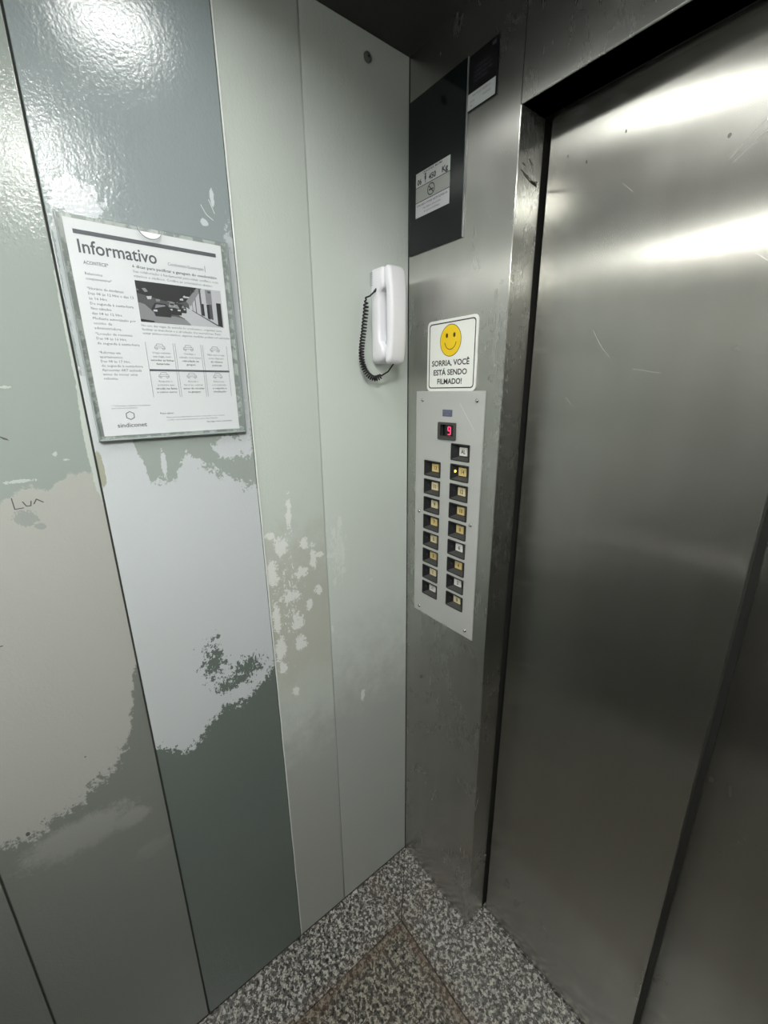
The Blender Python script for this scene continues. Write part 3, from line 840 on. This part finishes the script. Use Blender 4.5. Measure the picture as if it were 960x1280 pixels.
for i in range(24):
    a = SY0 + .0095 + (.1915) * i / 24; b = SY0 + .0095 + (.1915) * (i + 1) / 24
    flat(bm, [(a, 1.7030), (b, 1.7030), (b, 1.7085), (a, 1.7085)], T)
printed('printed_bar', bm, M['ink_bar'])
bm = bmesh.new()
for i in range(15):
    a2 = -.5475 + .126 * i / 15; b2 = -.5475 + .126 * (i + 1) / 15
    flat(bm, [(a2, 1.5238), (b2, 1.5238), (b2, 1.5268), (a2, 1.5268)], T)
printed('grid_bar', bm, M['ink_bar'])
bm = bmesh.new(); text_into(bm, 'Informativo', .0240, SY0 + .0108, 1.6800, T, 'LEFT', .012, width=.0985)
printed('heading', bm, M['ink_bar'])
bm = bmesh.new()
text_into(bm, 'Condomínio Guararapes', .0062, -.4990, 1.6805, T, 'LEFT', .0, width=.053)
stroke(bm, [(-.4435, 1.6790), (-.4435, 1.6875)], .0007, T, T + .00003)
text_into(bm, 'ACONTECE*', .0062, -.6095, 1.6660, T, 'LEFT', .012, width=.030)
def para(lines, y0, z0, dz, size=.0050, cw=.00228, bold=0.0, align='LEFT'):
    for i, s_ in enumerate(lines):
        if s_: text_into(bm, s_, size, y0, z0 - i * dz, T, align, bold, width=len(s_) * cw)
para(['Balancetes', 'complementares*'], -.6105, 1.6525, .0066, cw=.0021)
para(['*Horário de mudança:', 'Das 08 às 12 Hrs e das 13', 'às 16 Hrs.', 'De segunda à sexta-feira', 'Nos sábados', 'das 08 às 12 Hrs.',
      'Mediante autorização por', 'escrito da', 'administradora.'], -.6110, 1.6335, .00655)
para(['*Locação de reservas:', 'Das 08 às 16 Hrs.', 'de segunda à sexta-feira'], -.6112, 1.5735, .0066)
para(['*Reformas em', 'apartamentos:', 'Das 08 às 17 Hrs.', 'de segunda à sexta-feira', 'Apresentar ART assinada', 'antes de iniciar uma', 'reforma.'], -.6112, 1.5475, .0062)
para(['Sua colaboração é fundamental para evitar conflitos com', 'vizinhos e síndicos. Confira as orientações abaixo:'], -.5490, 1.6640, .0062, cw=.00225)
para(['No uso das vagas da entrada do condomínio, organizar para', 'facilitar as manobras e a circulação dos moradores. Para',
      'evitar atritos com vizinhos, algumas medidas podem ser adotadas'], -.5490, 1.5895, .0056, size=.0046, cw=.00212)
para(['*** Informativo publicado mensalmente', 'para todos os condôminos'], -.6080, 1.4705, .0035, size=.0032, cw=.00145)
para(['Para saber:'], -.5420, 1.4565, .005, size=.0042, cw=.0019, bold=.012)
para(['Para maiores informações sobre o tema fale com o síndico', 'ou fale com a administradora e tire suas dúvidas'], -.5330, 1.4500, .0042, size=.0034, cw=.00170)
para(['Sua vaga, nosso condomínio'], -.4700, 1.4400, .005, size=.0034, cw=.0017, bold=.02)
cells = [(['Ocupe somente', 'sua vaga, sem', 'exceder as linhas', 'demarcadas'], ['Conduza o', 'veículo com baixa', 'velocidade na', 'garagem'], ['Não use a vaga', 'como depósito', 'de objetos', 'pessoais']),
         (['Respeite o', 'pedestre que', 'circula na faixa', 'e outros carros'], ['Acenda o', 'farol ao entrar', 'antes de circular', 'na garagem'], ['Estacione', 'corretamente', 'e respeite a', 'sinalização'])]
for r_, zc in ((0, 1.5660), (1, 1.5225)):
    for c_ in range(3):
        yc = -.5265 + c_ * .0425
        for i, s_ in enumerate(cells[r_][c_]):
            text_into(bm, s_, .0042, yc, zc - .0155 - i * .0056, T, 'CENTER', .02 if i > 1 else .0, width=len(s_) * .0020)
printed('body_text', bm, M['ink_light'], kind='stuff')
bm = bmesh.new()
text_into(bm, '6 dicas para pacificar a garagem do condomínio', .0056, -.5490, 1.6705, T, 'LEFT', .02, width=.1230)
printed('subheading', bm, M['ink_soft'])
bm = bmesh.new()
text_into(bm, 'sindiconet', .0094, -.6050, 1.4385, T, 'LEFT', .010, width=.0410)
hx = [(-.5850 + .0062 * math.cos(a * math.pi / 3 + math.pi / 6), 1.4562 + .0062 * math.sin(a * math.pi / 3 + math.pi / 6)) for a in range(7)]
stroke(bm, hx, .0011, T, T + .00003)
printed('publisher_mark', bm, M['ink_soft'])
# grid lines and car icons
bm = bmesh.new()
for r_, (za, zb) in ((0, (1.5268, 1.5670)), (1, (1.4835, 1.5238))):
    for c_ in range(3):
        y0 = -.5478 + c_ * .0427
        for yy in (y0, y0 + .0398):
            for i in range(6):
                q0, q1 = za + (zb - za) * i / 6, za + (zb - za) * (i + 1) / 6
                flat(bm, [(yy, q0), (yy + .0005, q0), (yy + .0005, q1), (yy, q1)], T)
        cx, cz = y0 + .0200, zb - .0062
        kx = .0075
        stroke(bm, [(cx - kx, cz - .003), (cx - kx, cz), (cx - kx * .7, cz + .0012), (cx - kx * .5, cz + .0042), (cx + kx * .5, cz + .0042),
                    (cx + kx * .7, cz + .0012), (cx + kx, cz), (cx + kx, cz - .003)], .0005, T, T + .00003)
        stroke(bm, [(cx - kx * .7, cz + .0010), (cx + kx * .7, cz + .0010)], .0004, T, T + .00003)
        stroke(bm, [(cx - kx, cz - .0016), (cx + kx, cz - .0016)], .0004, T, T + .00003)
        for s_ in (-1, 1): stroke(bm, circ(cx + s_ * kx * .65, cz - .0028, .0014, 8) + [(cx + s_ * kx * .65 + .0014, cz - .0028)], .0005, T, T + .00003)
printed('grid_and_icons', bm, M['ink_light'])
# printed photograph of a parking garage
GY0, GY1, GZ0, GZ1 = -.5487, -.4225, 1.5962, 1.6535
bm = bmesh.new()
def G(u, v): return (GY0 + (GY1 - GY0) * u, GZ0 + (GZ1 - GZ0) * v)
for i in range(12):
    for j in range(4):
        flat(bm, [G(i / 12, j / 4), G((i + 1) / 12, j / 4), G((i + 1) / 12, (j + 1) / 4), G(i / 12, (j + 1) / 4)], T, 1 if i < 7 else 3)
lay = [0]
def gp(pts, mi):
    lay[0] += 1
    flat(bm, [G(*p) for p in pts], T + lay[0] * .0000035 + .00001, mi)
gp([(0, 1), (.70, 1), (.55, .62), (.42, .52), (0, .70)], 0)
for i in range(6):                                     # ceiling lights and beams
    a = .06 + i * .085
    gp([(a, .97 - i * .045), (a + .16, .97 - i * .045), (a + .15, .93 - i * .045), (a + .02, .93 - i * .045)], 3 if i % 2 else 2)
gp([(0, .92), (.04, .92), (.46, .58), (.44, .55)], 2)
gp([(0, .78), (.03, .80), (.42, .55), (.40, .52)], 2)
gp([(.46, .92), (.60, .92), (.58, .88), (.47, .88)], 3); gp([(.46, .84), (.57, .84), (.56, .80), (.47, .80)], 3)
gp([(.47, .76), (.55, .76), (.54, .72), (.48, .72)], 3); gp([(.47, .68), (.52, .68), (.52, .63), (.48, .63)], 3)
gp([(.55, .62), (.70, 1), (.76, 1), (.60, .50)], 2)
for x_, w_, h0, h1, mi in ((.62, .006, .40, .92, 1), (.66, .010, .36, .96, 1), (.72, .022, .30, .98, 1), (.735, .030, .30, .60, 0), (.80, .075, .62, .98, 2),
                           (.83, .040, .22, .95, 1), (.80, .030, .22, .60, 0), (.925, .060, .04, .66, 0)):
    gp([(x_, h0), (x_ + w_, h0 - .03), (x_ + w_, h1), (x_, h1)], mi)
gp([(.62, .40), (.93, .06), (.93, .02), (.60, .40)], 1)
gp([(.34, .0), (.96, .0), (.90, .05), (.55, .46), (.50, .46)], 3)            # bright lane
gp([(.0, .0), (.72, .0), (.40, .22), (.0, .20)], 2)
gp([(.20, .02), (.62, .04), (.44, .24), (.20, .20)], 1)
def car(cx, cz, w, h, tone):
    gp([(cx - w, cz), (cx - w * 1.02, cz + h * .5), (cx - w * .6, cz + h), (cx + w * .5, cz + h), (cx + w, cz + h * .5), (cx + w * .96, cz)], tone)
    gp([(cx - w * .7, cz + h * .52), (cx - w * .5, cz + h * .88), (cx + w * .4, cz + h * .88), (cx + w * .7, cz + h * .52)], 2 if tone == 0 else 0)
    gp([(cx + w * .35, cz + h * .28), (cx + w * .38, cz + h * .45), (cx + w * .85, cz + h * .42), (cx + w * .8, cz + h * .28)], 3)
    gp([(cx - w * .85, cz + h * .28), (cx - w * .85, cz + h * .42), (cx - w * .45, cz + h * .45), (cx - w * .45, cz + h * .28)], 3)
    gp([(cx - w * .9, cz - h * .12), (cx - w * .9, cz), (cx + w * .9, cz), (cx + w * .9, cz - h * .12)], 0)
car(.49, .33, .055, .20, 0); car(.41, .27, .075, .27, 0); car(.25, .20, .11, .30, 0)
car(.38, .42, .04, .12, 2)
gp([(.0, .0), (.0, .48), (.07, .44), (.16, .26), (.19, .05), (.17, .0)], 2)
gp([(.0, .30), (.0, .44), (.06, .40), (.10, .30)], 0)
gp([(.01, .10), (.01, .22), (.09, .18), (.14, .08)], 3); gp([(.0, .0), (.0, .07), (.15, .04), (.15, 0)], 0)
gp([(.06, .82), (.10, .84), (.13, .76), (.09, .74)], 2); gp([(.10, .64), (.16, .66), (.15, .58), (.11, .57)], 3)
gp([(.20, .60), (.25, .60), (.24, .54), (.20, .54)], 2)
printed('printed_photo', bm, [M['g0'], M['g1'], M['g2'], M['g3']], label='grey photo of a parking garage')

# ================================================================== INTERCOM PHONE
ph = thing('intercom_phone', 'white wall intercom handset with a coiled black cord beside the corner', 'phone', FL, (0, -.0830, 1.6400))
def V(t): return -.0930 + t * .1860
base = []
def front_n(t):
    # cradle: raised at both ends, hollow in the middle for the fingers
    e = max(0, min(1, (t - .16) / .08)); f = max(0, min(1, (.80 - t) / .06))
    s_ = e * e * (3 - 2 * e) * f * f * (3 - 2 * f)
    return .0420 - .0125 * s_
for t, ins, nb_ in [(0, .010, .012), (.008, .006, .009), (.03, .0025, .005), (.06, .001, .002), (.10, 0, 0), (.14, 0, 0), (.18, 0, 0), (.21, 0, 0), (.25, 0, 0), (.4, 0, 0), (.55, 0, 0),
                 (.7, 0, 0), (.75, 0, 0), (.78, 0, 0), (.80, 0, 0), (.84, 0, 0), (.90, 0, 0), (.95, .0006, 0), (.98, .002, 0), (.993, .005, 0), (1, .009, 0)]:
    base.append((V(t), -.0240 + ins, .0240 - ins, nb_ * .0, front_n(t) - ins * .6 - nb_, .007))
o = obj('phone_base', loft(bmesh.new(), base, 4), M['white_plastic'], ph, smooth=50)
hs = []
for t, ins, dn in [(-.012, .010, .010), (-.010, .006, .006), (.0, .002, .003), (.02, 0, .001), (.06, 0, 0), (.12, 0, 0), (.18, 0, 0), (.22, 0, 0), (.27, 0, 0), (.35, 0, 0), (.5, 0, 0),
                (.62, 0, 0), (.70, 0, 0), (.74, 0, 0), (.78, 0, 0), (.84, 0, 0), (.90, 0, 0), (.95, 0, .001), (.975, .001, .003), (.992, .004, .006), (1.0, .009, .010)]:
    e = max(0, min(1, (t - .15) / .07)); f = max(0, min(1, (.82 - t) / .07)); s_ = e * f
    back = .0428 + .0040 * s_
    frontn = .0610 + .0085 * math.sin(max(0, min(1, t)) * math.pi) ** .8 
    hw = .0205 + .0012 * abs(t - .5) * 2
    hs.append((V(t), -hw + ins, hw - ins, back + dn * .2, frontn - dn, .008))
o = obj('handset', loft(bmesh.new(), hs, 5), M['white_plastic'], ph, smooth=50)
obj('hook_switch', B(-.0100, .0060, V(.13), V(.235), .0295, .0415, bev=.0015), M['grey_plastic'], ph, smooth=40, label='grey hook switch below the grip')
for i in range(7):
    obj('speaker_rib', B(-.0256, -.0236, V(.955) - i * .0038 - .0010, V(.955) - i * .0038 + .0007, .0030, .0095, bev=.0003, seg=1), M['grey_plastic'], ph)
# coiled cord: centre line in the phone's own axes (u, v, n)
def cl_pt(y, z, n): return Vector((y + .0830, z - 1.6400, n))
CORD = [(-0.129, 1.6748, 0.014), (-0.1278, 1.6555, 0.013), (-0.1308, 1.6325, 0.012), (-0.1345, 1.609, 0.012), (-0.1393, 1.5852, 0.012), (-0.1411, 1.5613, 0.012), (-0.1382, 1.5421, 0.013), (-0.1295, 1.5258, 0.015), (-0.1169, 1.5168, 0.018), (-0.1061, 1.5168, 0.021), (-0.0981, 1.5226, 0.025)]
ctrl = [cl_pt(*p) for p in CORD]
def catmull(P, n):
    out = []
    for i in range(len(P) - 1):
        p0 = P[max(i - 1, 0)]; p1 = P[i]; p2 = P[i + 1]; p3 = P[min(i + 2, len(P) - 1)]
        for j in range(n):
            t = j / n
            out.append(.5 * ((2 * p1) + (p2 - p0) * t + (2 * p0 - 5 * p1 + 4 * p2 - p3) * t * t + (3 * p1 - p0 - 3 * p2 + p3) * t ** 3))
    out.append(P[-1]); return out
line = catmull(ctrl, 40)
acc = [0.0]
for a, b in zip(line[:-1], line[1:]): acc.append(acc[-1] + (b - a).length)
LEN = acc[-1]
def at_len(s_):
    s_ = max(0, min(LEN, s_)); i = 0
    import bisect
    i = min(max(bisect.bisect(acc, s_) - 1, 0), len(line) - 2)
    f = (s_ - acc[i]) / max(1e-9, acc[i + 1] - acc[i])
    return line[i].lerp(line[i + 1], f), (line[i + 1] - line[i]).normalized()
COILS = 34
s_ = 0.0; phs = 0.0
pts = [cl_pt(-.1060, 1.6920, .020), cl_pt(-.1095, 1.6880, .019), cl_pt(-.1180, 1.6790, .014)]
nrm = None
steps = COILS * 14
for i in range(steps + 1):
    q = i / steps
    sl = LEN * (1 - (1 - q) ** 1.0) if False else LEN * (q * 1.28 - .28 * q * q)
    p, t = at_len(sl)
    if nrm is None: nrm = t.orthogonal().normalized()
    nrm = (nrm - t * nrm.dot(t)).normalized(); bn = t.cross(nrm)
    a = 2 * math.pi * COILS * q
    ramp = min(1, q * 18, (1 - q) * 30 + .2)
    r_ = .0048 * ramp
    pts.append(p + nrm * r_ * math.cos(a) + bn * r_ * math.sin(a))
pts += [cl_pt(-.0868, 1.5300, .034), cl_pt(-.0850, 1.5400, .044), cl_pt(-.0845, 1.5470, .052)]
obj('coiled_cord', tube(bmesh.new(), pts, .0017, 7), M['cord'], ph, smooth=True)
bm = bmesh.new(); tube(bm, [cl_pt(-.1050, 1.6930, .0205), cl_pt(-.1100, 1.6872, .0185)], .0026, 10)
obj('cord_plug', bm, M['cord'], ph, smooth=40)
